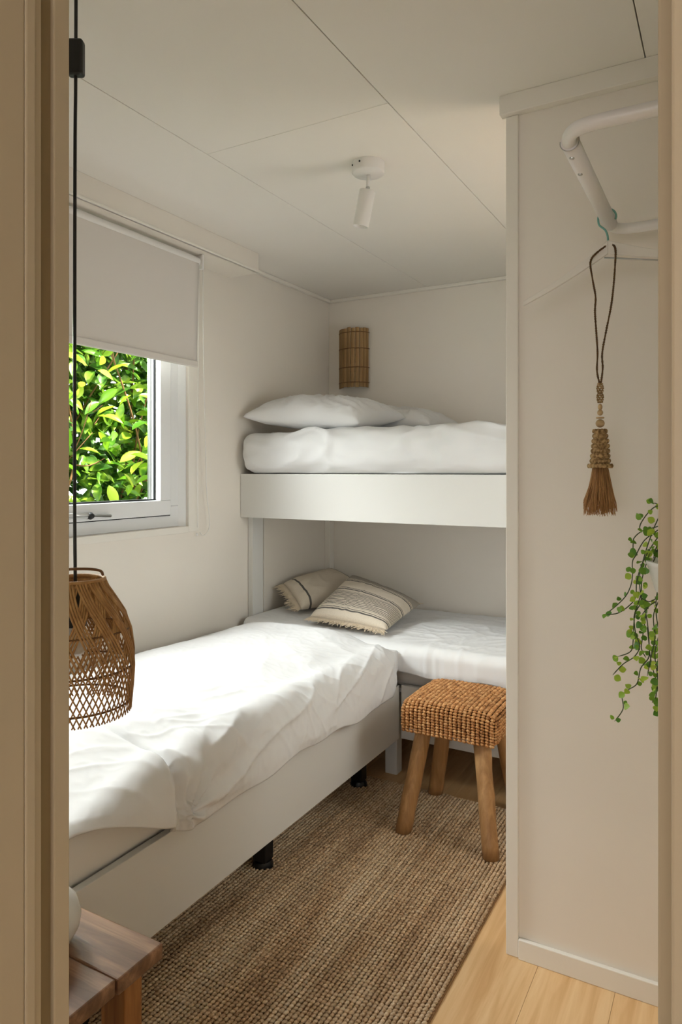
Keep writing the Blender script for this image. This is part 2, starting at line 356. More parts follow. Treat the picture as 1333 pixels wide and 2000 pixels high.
struct(MB().box(XL, XL+.006, 2.84, 2.846, .38, 1.05).build('trim_10', M['trim']), 'thin joint strip on the left wall')
# window
wn = struct(thing('window_1', (-2.05, 1.64, WZ0), '', ''), 'white plastic window with one large pane')
del wn['category']
def rect_frame(name, mt, parent, x0, x1, y0, y1, z0, z1, wd, bev=.004):
    m_ = MB().box(x0, x1, y0, y1, z0, z0+wd).box(x0, x1, y0, y1, z1-wd, z1).box(x0, x1, y0, y0+wd, z0+wd, z1-wd).box(x0, x1, y1-wd, y1, z0+wd, z1-wd)
    return m_.build(name, mt, parent, bevel=bev)
rect_frame('window_frame', M['pvc'], wn, -2.115, -2.052, WY0, WY1, WZ0, WZ1, .088)
MB().prism([(-2.052, WY1-.03), (-2.034, WY1-.004), (-2.034, WY1), (-2.052, WY1)], WZ0, WZ1).build('frame_bead', M['pvc'], wn)
rect_frame('gap_seal', M['rubber'], wn, -2.07, -2.046, WY0+.083, WY1-.083, WZ0+.048, WZ1-.083, .006, 0)
rect_frame('window_sash', M['pvc'], wn, -2.10, -2.036, WY0+.088, WY1-.088, WZ0+.052, WZ1-.088, .062)
rect_frame('gasket', M['rubber'], wn, -2.071, -2.064, WY0+.1485, WY1-.1485, WZ0+.1125, WZ1-.1485, .007, 0)
MB().box(-2.078, -2.072, WY0+.15, WY1-.15, WZ0+.114, WZ1-.15).build('pane', M['glass'], wn)
rect_frame('spacer_bar', M['chrome'], wn, -2.095, -2.088, WY0+.14, WY1-.152, WZ0+.108, WZ1-.152, .012, 0)
w2 = struct(thing('window_added', (XR+.05, 2.275, .85), '', ''), 'unseen white side window added for fill light'); del w2['category']  # window added out of view to let fill light into the room
rect_frame('window_frame', M['pvc'], w2, XR+.03, XR+.085, 1.95, 2.60, .85, 1.70, .06)
MB().box(XR+.05, XR+.056, 2.01, 2.54, .91, 1.64).build('pane', M['glass'], w2)
st = MB().tube([(-2.022, 1.62, 1.118), (-2.022, 1.74, 1.112), (-2.024, 1.86, 1.103)], .006, 8).build('window_stay', M['chrome'], wn, True)
MB().lathe([(0, 0), (.012, 0), (.014, .008), (.008, .02), (0, .022)], (-2.03, 1.765, 1.108), 14, (1, 0, 0)).build('knob', M['black'], st, True)
MB().box(-2.04, -2.02, 1.60, 1.76, 1.10, 1.122).build('stay_bracket', M['chrome'], st, bevel=.004)
# roller blind
rb = thing('roller_blind', (-1.93, 1.6, 1.7), 'white roller blind half lowered over the window', 'blind')
MB().lathe([(0, 0), (.02, 0), (.021, .004), (.021, 1.54), (.02, 1.544), (0, 1.544)], (-1.93, .69, 2.132), 20, (0, 1, 0)).build('roller_tube', M['metalwhite'], rb, True)
P = []
for i in range(40):
    z = 2.128 - (2.128-1.715)*i/39
    P.append([(-1.912 - .010*sstep(0, 1, i/39) + .0012*nz(y*3, z*4), y, z) for y in np.linspace(.71, 2.225, 50)])
fb = MB().grid(P).build('fabric', M['blind'], rb, True); so = fb.modifiers.new('s', 'SOLIDIFY'); so.thickness = .0012
MB().box(-1.929, -1.915, .71, 2.225, 1.695, 1.722).build('bottom_hem', M['blind'], rb, bevel=.004)
for y in (.685, 2.238):
    MB().box(-1.965, -1.90, y-.004, y+.006, 2.10, 2.162).build('bracket', M['metalwhite'], rb, bevel=.003)
def at_x(u, v, x):
    r = ray(u, v); return Vector((0, 0, EYE)) + r*(x/r.x)
pc = smoothpath([at_x(397, 512, -1.95), at_x(397, 620, -1.96), at_x(399, 760, -1.985), at_x(402, 880, -2.0), at_x(404, 960, -2.005), at_x(409, 1010, -2.005), at_x(408, 1033, -2.003), at_x(398, 1046, -2.003), at_x(391, 1040, -2.003)], 8)
MB().tube(pc, .0021, 6).build('pull_cord', M['cord_white'], rb, True)
MB().tube(smoothpath([at_x(390, 505, -1.955), at_x(388, 700, -1.985), at_x(385, 860, -2.01), at_x(386, 1030, -2.012)], 8), .0011, 6).build('pull_cord', M['cord_white'], rb, True)
MB().lathe([(0, 0), (.005, .001), (.005, .012), (0, .014)], at_x(385, 1047, -2.015), 10).build('cord_clip', M['metalwhite'], rb, True)

# ------------------------------------------------------------------ beds
bd = thing('single_bed', (-1.62, 1.8, 0), 'white panelled bed base under the window along the left wall', 'bed')
MB().box(-1.228, -1.207, .96, 2.655, .16, .382).build('side_panel', M['bedwhite'], bd, bevel=.0015)
MB().box(-2.0, -1.228, .96, .98, .16, .382).build('end_panel', M['bedwhite'], bd, bevel=.0015)
MB().box(-1.99, -1.228, .98, 2.655, .345, .362).build('base_board', M['bedwhite'], bd)
for lx, ly in ((-1.315, 1.84), (-1.315, 2.50), (-1.315, 1.1), (-1.93, 1.1), (-1.93, 1.85), (-1.93, 2.50)):
    l = MB().box(lx-.024, lx+.024, ly-.024, ly+.024, .025, .345).build('leg', M['black'], bd, bevel=.003)
    MB().lathe([(0, 0), (.034, 0), (.036, .006), (.028, .025), (0, .026)], (lx, ly, .0), 16).build('foot', M['black'], l, True)
bb = thing('single_bed', (-.95, 3.07, 0), 'white panelled bed base along the back wall under the bunk', 'bed')
MB().box(-1.20, .1, 2.66, 2.68, .16, .382).build('side_panel', M['bedwhite'], bb, bevel=.0015)
MB().box(-1.98, .1, 2.68, 3.47, .345, .362).build('base_board', M['bedwhite'], bb)
for lx, ly in ((-1.25, 2.685), (.05, 2.72), (-1.25, 3.42), (.05, 3.42)):
    MB().box(lx-.027, lx+.027, ly-.02, ly+.034, 0, .345).build('leg', M['bedwhite'], bb, bevel=.003)
def weld(o):
    bm = bmesh.new(); bm.from_mesh(o.data); bmesh.ops.remove_doubles(bm, verts=bm.verts, dist=1e-5)
    bmesh.ops.recalc_face_normals(bm, faces=bm.faces); bm.to_mesh(o.data); bm.free()
def slab(name, x0, x1, y0, y1, z0, z1, r, mt, label, cat, amp=.004, seed=0, nx=90, ny=60, pw=5):
    """soft rounded slab as one closed surface"""
    cx, cy, cz = (x0+x1)/2, (y0+y1)/2, (z0+z1)/2; hx, hy, hz = (x1-x0)/2, (y1-y0)/2, (z1-z0)/2
    mb = MB(); P = []
    nl, nt = 64, 200
    # longitude around the plan outline, latitude over height: rounded-rect plan
    per = []
    rc = min(max(r, .05), hx, hy)*.999; nt = 0
    for (sx_, sy_) in ((1, 1), (-1, 1), (-1, -1), (1, -1)):
        a0 = math.atan2(sy_, sx_)-PI/4
        for k in range(13):
            a = a0+PI/2*k/12; per.append((sx_*(hx-rc)+rc*math.cos(a), sy_*(hy-rc)+rc*math.sin(a), math.cos(a), math.sin(a)))
    per2 = []
    for k in range(len(per)):
        A_, B_ = per[k], per[(k+1) % len(per)]; L_ = math.hypot(B_[0]-A_[0], B_[1]-A_[1]); n_ = max(1, int(L_/.018))
        for j in range(n_):
            t_ = j/n_; per2.append(tuple(A_[i_]+(B_[i_]-A_[i_])*t_ for i_ in range(4)))
    rings = []
    for i in range(nl+1):
        q = i/nl
        if q < .25: e = q/.25; ins = (1-e); zz = -1; lat = 'b'
        elif q < .75: e = (q-.25)/.5; zz = -math.cos(PI*e); ins = None
        else: e = (q-.75)/.25; ins = e; zz = 1
        rings.append((q, zz, ins))
    for q, zz, ins in rings:
        row = []
        for kk, (c, s_, _, _) in enumerate(per2):
            ex, ey, ux, uy = c, s_, per2[kk][2], per2[kk][3]
            if ins is None:
                rr = math.sqrt(max(0, 1-zz*zz)); q_ = r*(1-rr**.8); X = ex-ux*q_; Y = ey-uy*q_
            else: X = (ex-ux*r)*(1-ins); Y = (ey-uy*r)*(1-ins)
            Z = zz*hz
            x_, y_, z_ = cx+X, cy+Y, cz+Z
            d = amp*(nz(x_*5+seed, y_*5, z_*9)*1.2 + .8*nz(x_*13, y_*11+seed, z_*24)) + amp*1.3*ridge(x_*4+seed+nz(x_*3, y_*3), y_*6+z_*7, seed, 3)*(.3 if zz <= -.8 else 1)
            if zz <= -.95: d = 0
            row.append((x_+d*(ux*.5 if ins is None else 0), y_+d*(uy if ins is None else 0), z_+d*(max(zz, 0))))
        row.append(row[0]); rings_row = row; P.append(rings_row)
    mb.grid(P); o = mb.build(name, mt, None, True); weld(o)
    return tag(o, label, cat)
slab('mattress', -1.985, -1.226, .97, 2.625, .364, .516, .03, M['sheet'], 'mattress with a fitted white sheet on the bed by the window', 'mattress', .002, 1)
slab('mattress', -1.985, .09, 2.69, 3.46, .364, .505, .03, M['sheet'], 'mattress on the back bed beneath the bunk', 'mattress', .002, 2)
# duvet on window bed
def duvet_left():
    ny, ns = 330, 210; P = []
    for i in range(ny):
        t = i/(ny-1); y = .985 + 1.655*t
        lift = .548 + .048*sstep(.985, 1.25, y) + .016*sstep(1.29, 1.42, y) - .012*sstep(1.6, 2.3, y) - .045*sstep(2.46, 2.64, y)
        crease = -.026*math.exp(-((y-1.285)/.014)**2)
        full = .985; P_ = .80 + (full-.80)*sstep(.985, 1.33, y) - .10*sstep(2.50, 2.64, y)
        hemw = .010*math.sin(y*9)+.006*math.sin(y*23+1)
        P_ += hemw*sstep(1.2, 1.4, y)
        inx = .045*sstep(2.42, 2.64, y)**2
        lift += .016*math.exp(-max(0, 1.268-y)/.10)*(1-sstep(1.262, 1.278, y))
        row = []
        for j in range(ns):
            s = P_*j/(ns-1); r = .07; top = .755
            if s < top:
                x = -1.99+s; q = s/top; z = lift - .042*(1-sstep(0, .22, q)) + .018*math.sin(PI*min(1, q*1.05)) ; nx_, nz_ = 0, 1
                z -= .022*sstep(.72, 1, q)
            elif s < top+PI/2*r:
                a = (s-top)/r; x = -1.235+r*math.sin(a); z = (lift-.022) - r + r*math.cos(a); nx_, nz_ = math.sin(a), math.cos(a)
            else:
                e = s-top-PI/2*r; x = -1.165; z = lift-.022-r-e; nx_, nz_ = 1, 0
                x += .006*math.sin(e*20)
            if s >= top: z0 = z
            x -= inx*sstep(.4, .755, s)
            # wrinkles
            wgt = .35+.65*sstep(.4, .72, s)
            n1 = nz(x*3+2, y*3, z*3)
            wr = .011*nz(x*4.5, y*4.5+5, 0) + .004*nz(s*8, y*9, 3)
            # diagonal creases coming off the shoulder
            wr += wgt*.005*ridge(y*6+s*5+1.2*n1, s*2.2-y*1.0, 1.7, 2)
            wr += wgt*.0035*ridge(y*12-s*9+1.5*n1, s*4+y*2, 4.2, 3)
            wr += .0016*ridge(y*26+s*12+n1*2, s*18-y*6, 8.1, 2)
            # radiating folds from the pulled corner at y=1.33
            dy, ds = y-1.30, s-.93; ang = math.atan2(ds, dy); rad = math.hypot(dy, ds)
            wr += .013*math.exp(-rad/.20)*(math.cos(ang*11+n1*2))*sstep(1.26, 1.34, y)
            wr += .012*ridge(y*2.2+.6*n1, s*10+y*3, 2.2, 3)*sstep(.72, .85, s)*sstep(1.2, 1.4, y)
            if y < 1.28: wr *= .75
            edge = min(1, j/5, (ns-1-j)/6, i/5, (ny-1-i)/6); wr *= .3+.7*edge
            x += nx_*(wr+crease*.8); z += nz_*(wr+crease*(1 if s > .2 else s/.2))
            if nx_ > .5 and x < -1.198: x = -1.198
            z = max(z, .530) if x < -1.245 else z
            yy = y + .010*nz(s*5, 2, y*2)
            if i < 12: yy += (0)
            # near edge wander
            if y < 1.3: yy += .05*(1-sstep(.985, 1.3, y))*sstep(.5, .85, s)*(-.2)
            row.append((x, yy, z))
        P.append(row)
    o = MB().grid(P).build('duvet', M['linen'], None, True)
    so = o.modifiers.new('s', 'SOLIDIFY'); so.thickness = .012; so.offset = 1
    tag(o, 'rumpled white duvet spread over the bed below the window', 'duvet')
duvet_left()
def duvet_back():
    nx_, ns = 330, 150; P = []
    for i in range(nx_):
        t = i/(nx_-1); x = -1.99 + 2.08*t
        hang = .07*sstep(-1.34, -1.2, x) + .028*(1-sstep(-1.34, -1.2, x)); hang += .008*math.sin(x*17)
        Ptot = .79+.055+hang
        row = []
        for j in range(ns):
            s = Ptot*j/(ns-1); r = .035
            lift = .528 + .032*(1-sstep(-1.98, -1.55, x)) + .018*sstep(0, .5, s)
            if s < .79: y = 3.455-s; z = lift; a_ = 0
            elif s < .79+PI/2*r: a_ = (s-.79)/r; y = 2.665-r*math.sin(a_); z = lift-r+r*math.cos(a_)
            else: a_ = PI/2; y = 2.63; z = lift-r-(s-.79-PI/2*r)
            n1 = nz(x*3+8, y*3, 1)
            wr = .008*nz(x*5, y*5, 9) + (.006*ridge(x*5+y*4+n1, y*9-x*2, 3.3, 3) + .004*ridge(x*11-y*9+n1, y*7+x*3, 6.1, 3))*(.3+.7*sstep(-1.9,-1.0,x)) + .0015*ridge(x*26+n1, y*22, 2, 2)
            wr *= min(1, j/4+.2, (ns-1-j)/5+.25, i/4+.2)
            y -= math.sin(a_)*max(wr, -.004); z += math.cos(a_)*wr
            if a_ < 1: z = max(z, .513)
            row.append((x, y, z))
        P.append(row)
    o = MB().grid(P).build('duvet', M['linen'], None, True)
    so = o.modifiers.new('s', 'SOLIDIFY'); so.thickness = .006; so.offset = -1
    tag(o, 'white duvet on the back bed under the two patterned cushions', 'duvet')
duvet_back()
# bunk
bk = thing('bunk_shelf_bed', (-.95, 3.07, 1.05), 'white built-in upper bunk with deep front panel', 'bunk')
MB().box(-2.028, .1, 2.655, 2.675, 1.052, 1.256).build('front_panel', M['bedwhite'], bk, bevel=.0015)
MB().box(-2.028, .1, 2.675, 3.485, 1.10, 1.118).build('base_board', M['bedwhite'], bk)
MB().box(-2.028, -2.0, 2.715, 2.80, 0, 1.10).build('post', M['bedwhite'], bk, bevel=.002)
slab('mattress', -1.99, .09, 2.69, 3.47, 1.12, 1.262, .03, M['sheet'], 'mattress inside the upper bunk frame', 'mattress', .001, 3)
slab('duvet', -2.024, .095, 2.622, 3.455, 1.257, 1.450, .08, M['linen'], 'thick white duvet on the upper bunk', 'duvet', .011, 11)
def pillow(c00, c10, c11, c01, th, mt, name, label, cat, seed=0, n=60, wr=.006, pinch=.06, pw=.42, group=None, uvmap=False, droop=0, amp2=1.0):
    """pillow between four corners; bulges along the normal"""
    A, B, C_, D = map(Vector, (c00, c10, c11, c01)); N = ((B-A).cross(D-A)).normalized()
    if N.z < 0: N = -N
    ctr = (A+B+C_+D)/4; mb = MB(); uvs = []
    def pt(u, v, side):
        uu = .5+(u-.5)*(1-pinch*(1-abs(2*v-1)**2)*1.0*abs(2*u-1)); vv = .5+(v-.5)*(1-pinch*(1-abs(2*u-1)**2)*abs(2*v-1))
        p = A*(1-uu)*(1-vv)+B*uu*(1-vv)+C_*uu*vv+D*(1-uu)*vv
        h = (max(0, 1-abs(2*u-1)**2.6)*max(0, 1-abs(2*v-1)**2.6))**pw
        e = .15+.85*min(1, 6*min(u, 1-u, v, 1-v))
        d = th*h*(side if side > 0 else side*.55)
        n1 = nz(p.x*6+seed, p.y*6, p.z*6)
        f = wr*amp2*(ridge(p.x*9+n1*1.5+seed, p.y*7+p.z*6, seed, 3) + .9*nz(p.x*9, p.y*10+seed, p.z*9) + .35*ridge(p.x*24+seed, p.y*22+n1*2, p.z*8, 3))
        rim = min(u, 1-u, v, 1-v)
        f += wr*1.1*math.cos((u if min(v, 1-v) < min(u, 1-u) else v)*38+seed+n1*3)*math.exp(-rim/.09)*(1-math.exp(-rim/.02))
        q = p + N*(d + side*f*e*(h if h < .5 else 1)*(1 if side > 0 else .3)); q.z -= droop*abs(2*u-1)**3
        return q
    for side in (1, -1):
        mb.grid([[tuple(pt(i/n, j/n, side)) for j in range(n+1)] for i in range(n+1)])
        uvs += [(i/n, j/n) for i in range(n+1) for j in range(n+1)]
    o = mb.build(name, mt, None, True)
    uvl = o.data.uv_layers.new(name='UVMap'); li = np.empty(len(o.data.loops), dtype=np.int32); o.data.loops.foreach_get('vertex_index', li)
    uvl.data.foreach_set('uv', np.array(uvs, dtype=np.float32)[li].ravel())
    weld(o); tag(o, label, cat, group); return o, pt, N
pillow((-2.0, 2.63, 1.525), (-1.43, 2.72, 1.480), (-1.38, 3.12, 1.53), (-1.98, 3.12, 1.57), .095, M['linen'], 'pillow', 'white pillow lying in front at the left end of the upper bunk', 'pillow', 3, pinch=.10, wr=.012)
pillow((-1.76, 3.08, 1.51), (-1.25, 3.11, 1.490), (-1.22, 3.42, 1.51), (-1.78, 3.42, 1.56), .075, M['linen'], 'pillow', 'white pillow half hidden behind the front one on the upper bunk', 'pillow', 9, pinch=.08, wr=.010)
def fringe(pt, parent, edge, n, L, seed, droop=.018):
    rnd = random.Random(seed); mb = MB()
    for k in range(n):
        t = (k+rnd.random())/n; t = min(.985, max(.015, t))
        if edge == 'v0': p = pt(t, 0, 1); q = pt(t, .06, 1)
        elif edge == 'v1': p = pt(t, 1, 1); q = pt(t, .94, 1)
        d = (p-q).normalized(); d.z = 0; d.normalize(); d.z = -.08; p = p + Vector((0, 0, .002)); sidev = Vector((rnd.uniform(-1, 1), rnd.uniform(-1, 1), rnd.uniform(-.1, .5)))*.45
        l = L*rnd.uniform(.6, 1.1); a = p; m1 = p+(d+sidev*.4)*l*.5+Vector((0, 0, -.15*droop)); e = p+(d*.9+sidev)*l+Vector((0, 0, -droop*.5))
        mb.tube([a, m1, e], [.0021, .0022, .0009], 4)
    o = mb.build('fringe', M['fringe'], parent, True, kind='stuff'); return o
c2, pt2, _ = pillow((-1.82, 2.86, .60), (-1.985, 2.95, .70), (-1.965, 3.40, .72), (-1.66, 3.36, .60), .060, M['cush2'], 'cushion', 'plain beige fringed cushion with a dark end stripe in the bed corner', 'cushion', 5, 50, .004, .04, .4)
fringe(pt2, c2, 'v0', 210, .045, 1); fringe(pt2, c2, 'v1', 150, .03, 2)
c1, pt1, _ = pillow((-1.715, 2.77, .592), (-1.30, 2.725, .585), (-1.32, 3.15, .625), (-1.72, 3.20, .728), .062, M['cush1'], 'cushion', 'grey and cream striped fringed cushion lying in front', 'cushion', 2, 60, .004, .05, .4)
fringe(pt1, c1, 'v0', 330, .046, 3); fringe(pt1, c1, 'v1', 160, .03, 4)

# ------------------------------------------------------------------ rug
rx0, rx1, ry0, ry1 = -1.50, -.60, .99, 2.585
rug = MB().box(rx0+.006, rx1-.007, ry0+.004, ry1-.004, .0005, .004).build('rug', M['jutebase'])
tag(rug, 'braided brown jute rug on the floor beside the bed', 'rug')
pitch = .0122; nk = int((ry1-ry0)/.0118); variants = []
for s_ in range(4):
    rnd = random.Random(s_); mb = MB()
    for k in range(nk):
        y = (k+.5)*.0118 + rnd.uniform(-.0008, .0008) + (s_ % 2)*.003; sg = 1 if k % 2 else -1
        a = .55+rnd.uniform(-.15, .15); r = rnd.uniform(.92, 1.12)
        ax = Vector((math.sin(a)*.0075, math.cos(a)*.0075, 0)); ay = Vector((math.cos(a)*.0048, -math.sin(a)*.0048, 0))
        mb.ell((rnd.uniform(-.0006, .0006), y, .0072+rnd.uniform(-.0008, .0008)), ax*r, ay*r, (0, 0, .0048*r), 6, 3)
    variants.append(mb.mesh('braided_row', M['jute'], (0, 0, 0), True))
nrow = int((rx1-rx0)/pitch)
random.seed(5)
for k in range(nrow):
    xx = rx0 + (k+.5)*pitch
    place(variants[random.randrange(4)], 'braided_row', rug, Matrix.Translation((xx, ry0, 0)))

# ------------------------------------------------------------------ woven stool
stl = thing('woven_stool', (-.86, 2.42, .012), 'square stool with woven seat and four splayed wooden legs', 'stool')
sx0, sx1, sy0, sy1, sz0, sz1 = -1.035, -.685, 2.280, 2.612, .345, .455
core = MB().box(sx0+.006, sx1-.006, sy0+.006, sy1-.006, sz0+.004, sz1-.006).build('seat', M['hyabase'], stl, bevel=.03)
core.modifiers['bevel'].segments = 4
def knot(mb, p, d, nrm, w_, l_, sg, rnd):
    d = Vector(d).normalized(); nrm = Vector(nrm).normalized(); b_ = d.cross(nrm)
    a = sg*.5+rnd.uniform(-.12, .12); ax = d*math.cos(a)+b_*math.sin(a); ay = b_*math.cos(a)-d*math.sin(a); q = rnd.uniform(.9, 1.12)
    mb.ell(Vector(p)+nrm*rnd.uniform(-.0008, .0012), ax*l_*q, ay*w_*q, nrm*(min(w_, l_)*1.0*q), 6, 3)
def roundpath(u0, u1, v0, v1, r, step, ends=True):
    """path up the front, over the top, down the back in (u,v); returns (u,v,du,dv)"""
    pts = []
    segs = [('l', (u0, v0+.0), (u0, v1-r)), ('a', (u0+r, v1-r), PI, PI/2), ('l', (u0+r, v1), (u1-r, v1)), ('a', (u1-r, v1-r), PI/2, 0), ('l', (u1, v1-r), (u1, v0))]
    for s_ in segs:
        if s_[0] == 'l':
            a, b_ = s_[1], s_[2]; L = math.hypot(b_[0]-a[0], b_[1]-a[1]); n = max(1, round(L/step))
            for i in range(n): t = (i+.5)/n; pts.append((a[0]+(b_[0]-a[0])*t, a[1]+(b_[1]-a[1])*t, (b_[0]-a[0])/L, (b_[1]-a[1])/L))
        else:
            c, a0, a1 = s_[1:]; n = max(1, round(abs(a1-a0)*r/step))
            for i in range(n): a = a0+(a1-a0)*(i+.5)/n; pts.append((c[0]+r*math.cos(a), c[1]+r*math.sin(a), math.sin(a), -math.cos(a)))
    return pts
nr = 21; rnd = random.Random(4)
for k in range(nr):
    x_ = sx0+.014+(sx1-sx0-.028)*k/(nr-1); e = abs(2*k/(nr-1)-1); drop = .010*e**6; mb = MB()
    for i, (u_, v_, du, dv) in enumerate(roundpath(sy0, sy1, sz0+.002, sz1-drop, .032, .0098)):
        bulge = .004*math.sin(PI*(u_-sy0)/(sy1-sy0))
        knot(mb, (x_, u_, v_+bulge), (0, du, dv), (0, -dv, du), .0089, .0054, .55 if k % 2 else .35, rnd)
    mb.build('woven_strand', M['hya'], stl, True)
for sd_ in (0, 1):
    X = sx0+.001 if sd_ == 0 else sx1-.001
    for k in range(10):
        z_ = sz0+.009+.0101*k; mb = MB(); inn = {0: .008, 8: .007, 9: .017}.get(k, 0)
        n = 24
        for i in range(n):
            y_ = sy0+.008+(sy1-sy0-.016)*(i+.5)/n; q = 1 if i % 2 else -1
            ez = .010*abs(2*(i+.5)/n-1)**8
            knot(mb, (X+(inn+ez)*(1 if sd_ == 0 else -1)*.7, y_, z_), (0, 1, 0), (-1 if sd_ == 0 else 1, 0, 0), .0054, .0078, .6, rnd)
        mb.build('side_strand', M['hya'], stl, True)
for tx, ty, bx, by, z0 in ((-.965, 2.345, -1.005, 2.245, .0125), (-.755, 2.345, -.685, 2.225, .0125), (-.965, 2.56, -1.015, 2.575, .0125), (-.755, 2.56, -.70, 2.60, .0)):
    T, B = Vector((tx, ty, sz0+.012)), Vector((bx, by, z0)); N = 10
    pts = [B.lerp(T, i/N) + Vector((.002*nz(i*.5, bx*9), .002*nz(i*.5, by*9, 3), 0)) for i in range(N+1)]
    pts[0] = B
    mb = MB().tube(pts, [.0290+.003*nz(i*.4, tx*7, 1) for i in range(N+1)], 14)
    for i in range(14): x_, y_, z_ = mb.v[i]; mb.v[i] = (x_, y_, z0)
    mb.build('leg', M['stoolwood'], stl, True)

# ------------------------------------------------------------------ side table + pot
tb = thing('side_table', (-1.03, .77, 0), 'small rustic dark-stained wooden side table by the doorway', 'table')
for y0, y1, x1 in ((.810, .912, -.864), (.710, .8088, -.868), (.612, .7088, -.866)):
    MB().box(-1.185, x1, y0, y1, .423, .45).build('plank', M['oldwood'], tb, bevel=.003, origin=(-1.03, (y0+y1)/2, .43))
MB().box(-1.16, -.885, .64, .66, .375, .423).build('apron', M['oldwood'], tb, bevel=.002)
for lx in (-.915, -1.145):
    for ly in (.865, .66):
        d = .012 if ly > .8 else -.012
        MB().obox((lx, ly, .2115), (.028, 0, 0), (0, .020, 0), (0, 0, .2115)).build('leg', M['oldwood_leg'], tb, bevel=.002)
pt_ = MB().lathe([(0, 0), (.034, 0), (.048, .010), (.060, .032), (.063, .050), (.056, .075), (.040, .094), (.030, .100), (.026, .097), (.034, .085), (.05, .05), (.03, .012), (0, .010)], (-1.035, .800, .4505), 36).build('vase', M['ceramic'], None, True)
tag(pt_, 'rounded white ceramic vase standing on the dark side table', 'vase')

# ------------------------------------------------------------------ pendant lamp
LX, LY = -1.147, .963; k_ = 1.4/1368
def lz(v): return 1.27 - 1.4*(v-920)/1368
pl = thing('pendant_lamp', (LX, LY, lz(1375)), 'woven rattan pendant lamp on a black cord by the window', 'lamp')
MB().tube(smoothpath([(LX+.002, LY, ZC), (LX+.001, LY, 2.05), (LX-.001, LY, 1.9), (LX-.002, LY, 1.5), (LX-.002, LY, 1.2), (LX, LY, 1.04)], 6), .0034, 8).build('cord', M['black'], pl, True)
MB().lathe([(0, 0), (.02, .0), (.022, -.006), (.018, -.02), (.005, -.026), (0, -.026)], (LX, LY, ZC), 20).build('ceiling_hook_cap', M['black'], pl, True)
sw = MB().obox((LX+.001, LY, 2.095), Vector((.873, .488, 0))*.0165, Vector((-.488, .873, 0))*.011, (0, 0, .036)).build('dimmer_switch', M['black'], pl, bevel=.006)
sw.modifiers['bevel'].segments = 3
MB().lathe([(0, 0), (.021, 0), (.022, .004), (.022, .055), (.014, .07), (.006, .075), (0, .075)], (LX, LY, .96), 20).build('bulb_holder', M['black'], pl, True)
MB().lathe([(0, 0), (.012, .002), (.022, .012), (.026, .026), (.020, .042), (.013, .05), (.013, .062), (0, .062)], (LX, LY, .90), 20).build('bulb', M['ceramic'], pl, True)
zt, zb = lz(1132), lz(1372)
prof = [(0, 54), (.06, 60), (.15, 74), (.28, 93), (.42, 104), (.58, 109), (.74, 110), (.88, 108), (1.0, 105)]
def srad(t):
    for (a, r0), (b_, r1) in zip(prof[:-1], prof[1:]):
        if t <= b_: q = (t-a)/(b_-a); return (r0+(r1-r0)*q)*k_
    return prof[-1][1]*k_ - (t-1)*.02
ring = MB()
def circ(r, z, n=48, wob=0): return [(LX+r*math.cos(2*PI*i/n), LY+r*math.sin(2*PI*i/n), z+wob*math.sin(i)) for i in range(n)]
ring.tube(circ(srad(0), zt), .0042, 8, True); ring.tube(circ(srad(0)+.001, zt-.008), .003, 6, True)
shade = ring.build('lamp_shade', M['rattan'], pl, True)
for t in (.40, .70, .985):
    MB().tube(circ(srad(t)-.001, zt+(zb-zt)*t), .0022, 6, True).build('hoop', M['rattan_dark'], shade, True)
NB, PER = 15, 4; TW = 1.05
for fam in (1, -1):
    for j in range(NB):
        for q in range(PER):
            pts, ups = [], []
            N = 34
            for i in range(N+1):
                t = 1.075*i/N; sp = sstep(.25, .95, t)
                tight = (q-1.5)*(.0052/max(srad(min(t, 1)), .02)); wide = (q-1.5)*(2*PI/(NB*PER))
                th = 2*PI*(j+.0)/NB + fam*TW*(min(t, 1.2)-.5) + tight*(1-sp)+wide*sp + (fam-1)*0
                r = srad(min(t, 1)) + fam*.0013 - max(0, t-1)*.02
                pts.append((LX+r*math.cos(th), LY+r*math.sin(th), zt+(zb-zt)*t)); ups.append((math.cos(th), math.sin(th), 0))
            MB().tube(pts, [.0026-.0010*sstep(.3, .8, i/N) for i in range(N+1)], 6, False, .7, ups).build('cane', M['rattan'], shade, True)
h = [(LX+srad(0)*math.cos(a)*(.95), LY+srad(0)*math.sin(a)*.95, zt+.008+.020*math.sin(PI*i/24)**.6) for i, a in ((i, -2.2+2.9*i/24) for i in range(25))]
MB().tube(h, .0028, 8).build('handle_loop', M['rattan_dark'], shade, True)

# ------------------------------------------------------------------ ceiling spotlight
sp = thing('ceiling_spotlight', (-1.012, 1.99, ZC), 'small white ceiling spotlight with a tilted cylinder head', 'lamp')
base = MB().lathe([(0, 0), (.052, 0), (.052, -.030), (.048, -.035), (.01, -.038), (0, -.038)][::-1], (-1.012, 1.99, ZC), 40).build('base', M['metalwhite'], sp, True, bevel=0)
for a in (-1.2, -1.9):
    MB().lathe([(0, 0), (.003, 0), (.003, .002), (0, .003)], (-1.012+.0525*math.cos(a-.45), 1.99+.0525*math.sin(a-.45), ZC-.012), 8, (math.cos(a-.45), math.sin(a-.45), 0)).build('screw', M['rubber'], base, True)
MB().tube([(-1.012, 1.99, ZC-.036), (-1.014, 1.99, ZC-.075)], .0062, 12).build('stem', M['metalwhite'], sp, True)
MB().ell((-1.014, 1.99, ZC-.078), (.007, 0, 0), (0, .007, 0), (0, 0, .007), 10, 6).build('joint', M['chrome'], sp, True)
ax = (Vector((.873, .488, 0))*.20+Vector((.4, -.75, 0))*.12+Vector((0, 0, 1))).normalized(); top = Vector((-1.014, 1.99, ZC-.081))+ax*.006
MB().lathe([(0, -.115), (.022, -.115), (.0225, -.125), (.0252, -.125), (.0255, -.123), (.0255, -.014), (.0245, -.012), (0, -.012)], top, 36, ax).build('head', M['metalwhite'], sp, True, bevel=0)
